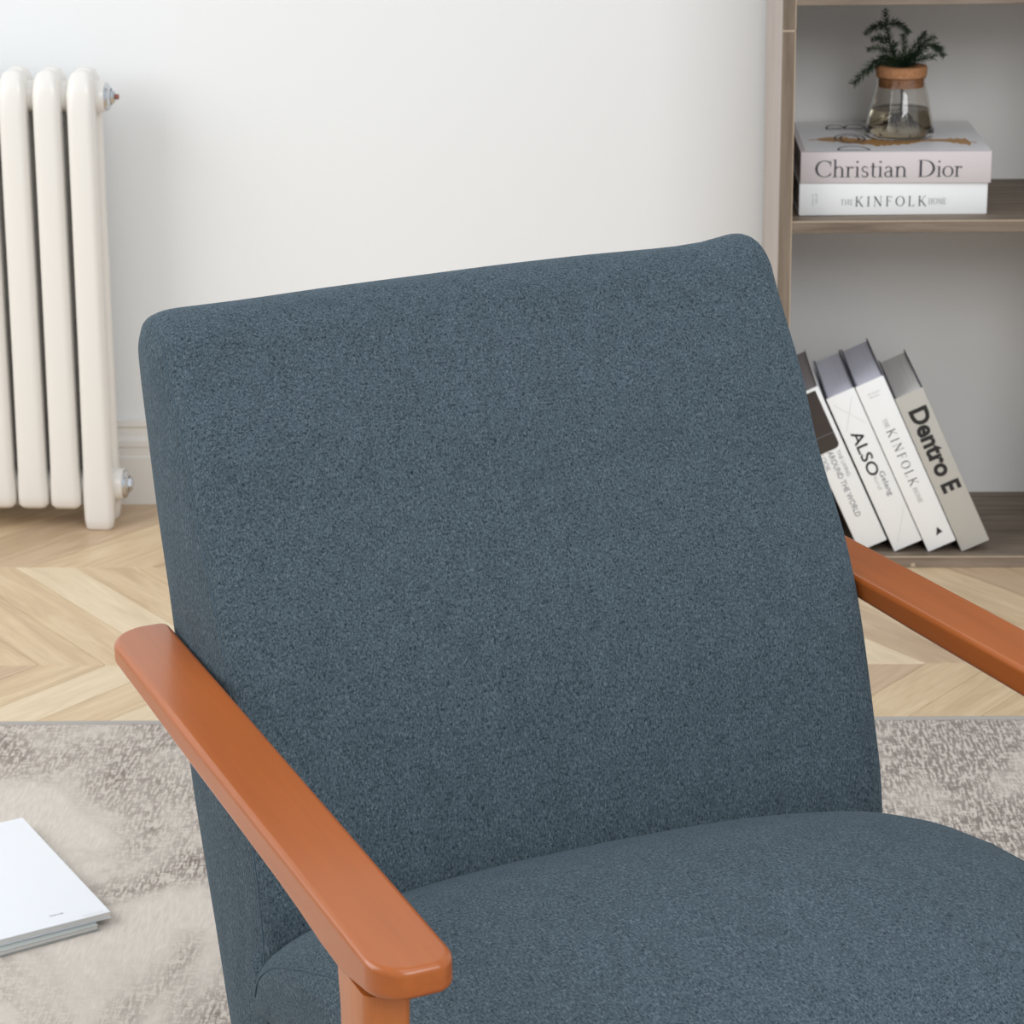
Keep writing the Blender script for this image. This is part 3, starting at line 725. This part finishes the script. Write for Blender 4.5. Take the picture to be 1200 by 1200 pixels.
def sprig(pts, nd, ln, stem_r=.0009):
    """a curved stem with needle leaves round it: one part, the needles joined (too small to pick apart)"""
    path = catmull([Vector(p) for p in pts], 10, False)
    bm = bmesh.new(); tube(bm, path, [stem_r*(1-.6*i/len(path)) for i in range(len(path))], 5)
    Lt = [0]
    for a, b in zip(path, path[1:]): Lt.append(Lt[-1]+(b-a).length)
    nd = int(nd*1.9)
    for i in range(nd):
        s = Lt[-1]*(.06+.94*i/(nd-1)); k = max(j for j in range(len(Lt)) if Lt[j] <= s); k = min(k, len(path)-2)
        p = path[k].lerp(path[k+1], min(1, (s-Lt[k])/max(1e-6, Lt[k+1]-Lt[k]))); d = (path[k+1]-path[k]).normalized()
        a = d.orthogonal().normalized(); b = d.cross(a); ph = i*2.4+rf.random()*.6
        side = a*cos(ph)+b*sin(ph); l = 1.3*ln*(1-.35*(i/nd))*(.75+.5*rf.random())
        tip = p+side*l*.85+d*l*.5; wv = d.cross(side).normalized()*.0017; mid_ = p.lerp(tip, .45)
        v0, v1, v2, v3 = bm.verts.new(p), bm.verts.new(mid_+wv), bm.verts.new(tip), bm.verts.new(mid_-wv)
        v4 = bm.verts.new(mid_+side.cross(wv).normalized()*.0005)
        bm.faces.new((v0, v1, v4)); bm.faces.new((v1, v2, v4)); bm.faces.new((v2, v3, v4)); bm.faces.new((v3, v0, v4))
    me = mk('sprig', bm, 'fern_green', fern)
z0 = .098
def S(*xz, y=0.0):   # x,z relative to vase axis and base
    return [(0+.003*rf.uniform(-1, 1), rf.uniform(-.004, .004), z0)]+[(x, y*(k+1)/len(xz), z) for k, (x, z) in enumerate(xz)]
sprig(S((-.016, .13), (-.024, .16), (-.0265, .185)), 64, .011, .0014)
sprig([(-.023, 0, .160), (-.035, -.004, .164), (-.048, -.008, .160), (-.056, -.008, .153)], 40, .009)
sprig([(-.024, 0, .166), (-.010, .004, .166), (.002, .006, .160), (.010, .008, .152)], 40, .009)
sprig([(-.019, 0, .138), (-.034, -.006, .146), (-.046, -.008, .144)], 30, .009)
sprig([(-.018, 0, .124), (-.034, .008, .130), (-.050, .008, .127)], 30, .009)
sprig(S((-.022, .118), (-.040, .110), (-.058, .094), (-.072, .080), y=-.012), 76, .012, .0012)
sprig([(-.010, 0, .100), (-.030, -.010, .112), (-.044, -.014, .104), (-.052, -.014, .096)], 34, .010)
sprig(S((.010, .120), (.022, .136), (.034, .150), y=.008), 54, .011)
sprig(S((.012, .116), (.028, .128), (.044, .136), (.058, .128), y=-.006), 66, .011)
sprig([(.020, 0, .124), (.036, -.004, .142), (.046, -.004, .146)], 30, .009)
sprig(S((.000, .116), (.004, .132), (.002, .148), y=.010), 44, .011)
sprig(S((.016, .110), (.034, .114), (.048, .116), y=.012), 44, .011)
sprig(S((-.008, .112), (-.014, .124), (-.012, .140), y=-.012), 40, .010)
sprig(S((.006, .108), (.016, .118), (.022, .124), y=-.012), 40, .010)
sprig(S((-.004, .106), (-.014, .112), (-.026, .116), y=-.012), 36, .010)
sprig([(.040, 0, .134), (.052, -.003, .128), (.061, -.003, .119)], 30, .009)
bm = bmesh.new(); tube(bm, [(0, 0, .110), (.001, 0, .08), (.003, .001, .055), (.002, 0, .030)], .0028, 10); mk('stem', bm, 'fern_stem', fern, True)
bm = bmesh.new()
for k in range(30):
    a = rf.random()*6.283; r1, r2 = rf.uniform(.006, .018), rf.uniform(.014, .036)
    tube(bm, [(.002, 0, rf.uniform(.03, .042)), (r1*cos(a), r1*sin(a), rf.uniform(.018, .03)), (r2*cos(a+.5), r2*sin(a+.5), rf.uniform(.008, .018))], [.0010, .0008, .0004], 5)
o = mk('roots', bm, 'fern_root', fern, True); o['label'] = 'tangle of brown roots in the water'

# ================================================================== MAGAZINES on the rug
mz = .0082
def mag(label, x, y, a, L_, D_, T_, z, cm, print_):
    t = thing('magazine', label, 'magazine', (x, y, z), radians(a), 'magazines on the rug')
    bm = bmesh.new(); add_box(bm, -L_+.001, -.001, .001, D_-.001, .0012, T_-.0012, .0003, 1); mk('pages', bm, 'pages_cream', t)
    bm = bmesh.new(); add_box(bm, -L_, 0, 0, D_, 0, .0011, .0003, 1); mk('back_cover', bm, 'magazine_back' if not print_ else cm, t)
    bm = bmesh.new(); add_box(bm, -L_, 0, 0, D_, T_-.0011, T_, .0003, 1); mk('front_cover', bm, cm, t)
    return t
mg2 = mag('grey-edged lower magazine under the white one on the rug', -.527, 2.4300, 33, .205, .29, .0062, mz, 'magazine_back', False)
mg1 = mag('white magazine lying on top of another on the rug, with a thin printed line', -.5165, 2.4460, 31.5, .21, .28, .0078, mz+.0064, 'magazine_white', True)
letter('lettering', [sans_run('living and dining', -.030, .024, .004, .0022)], lambda x, y: (x, y, .0080), 'ink_pale', mg1)
letter('lettering', [sans_run('issue', -.060, .015, .022, .003)], lambda x, y: (x, y, .0080), 'ink_mid', mg1)
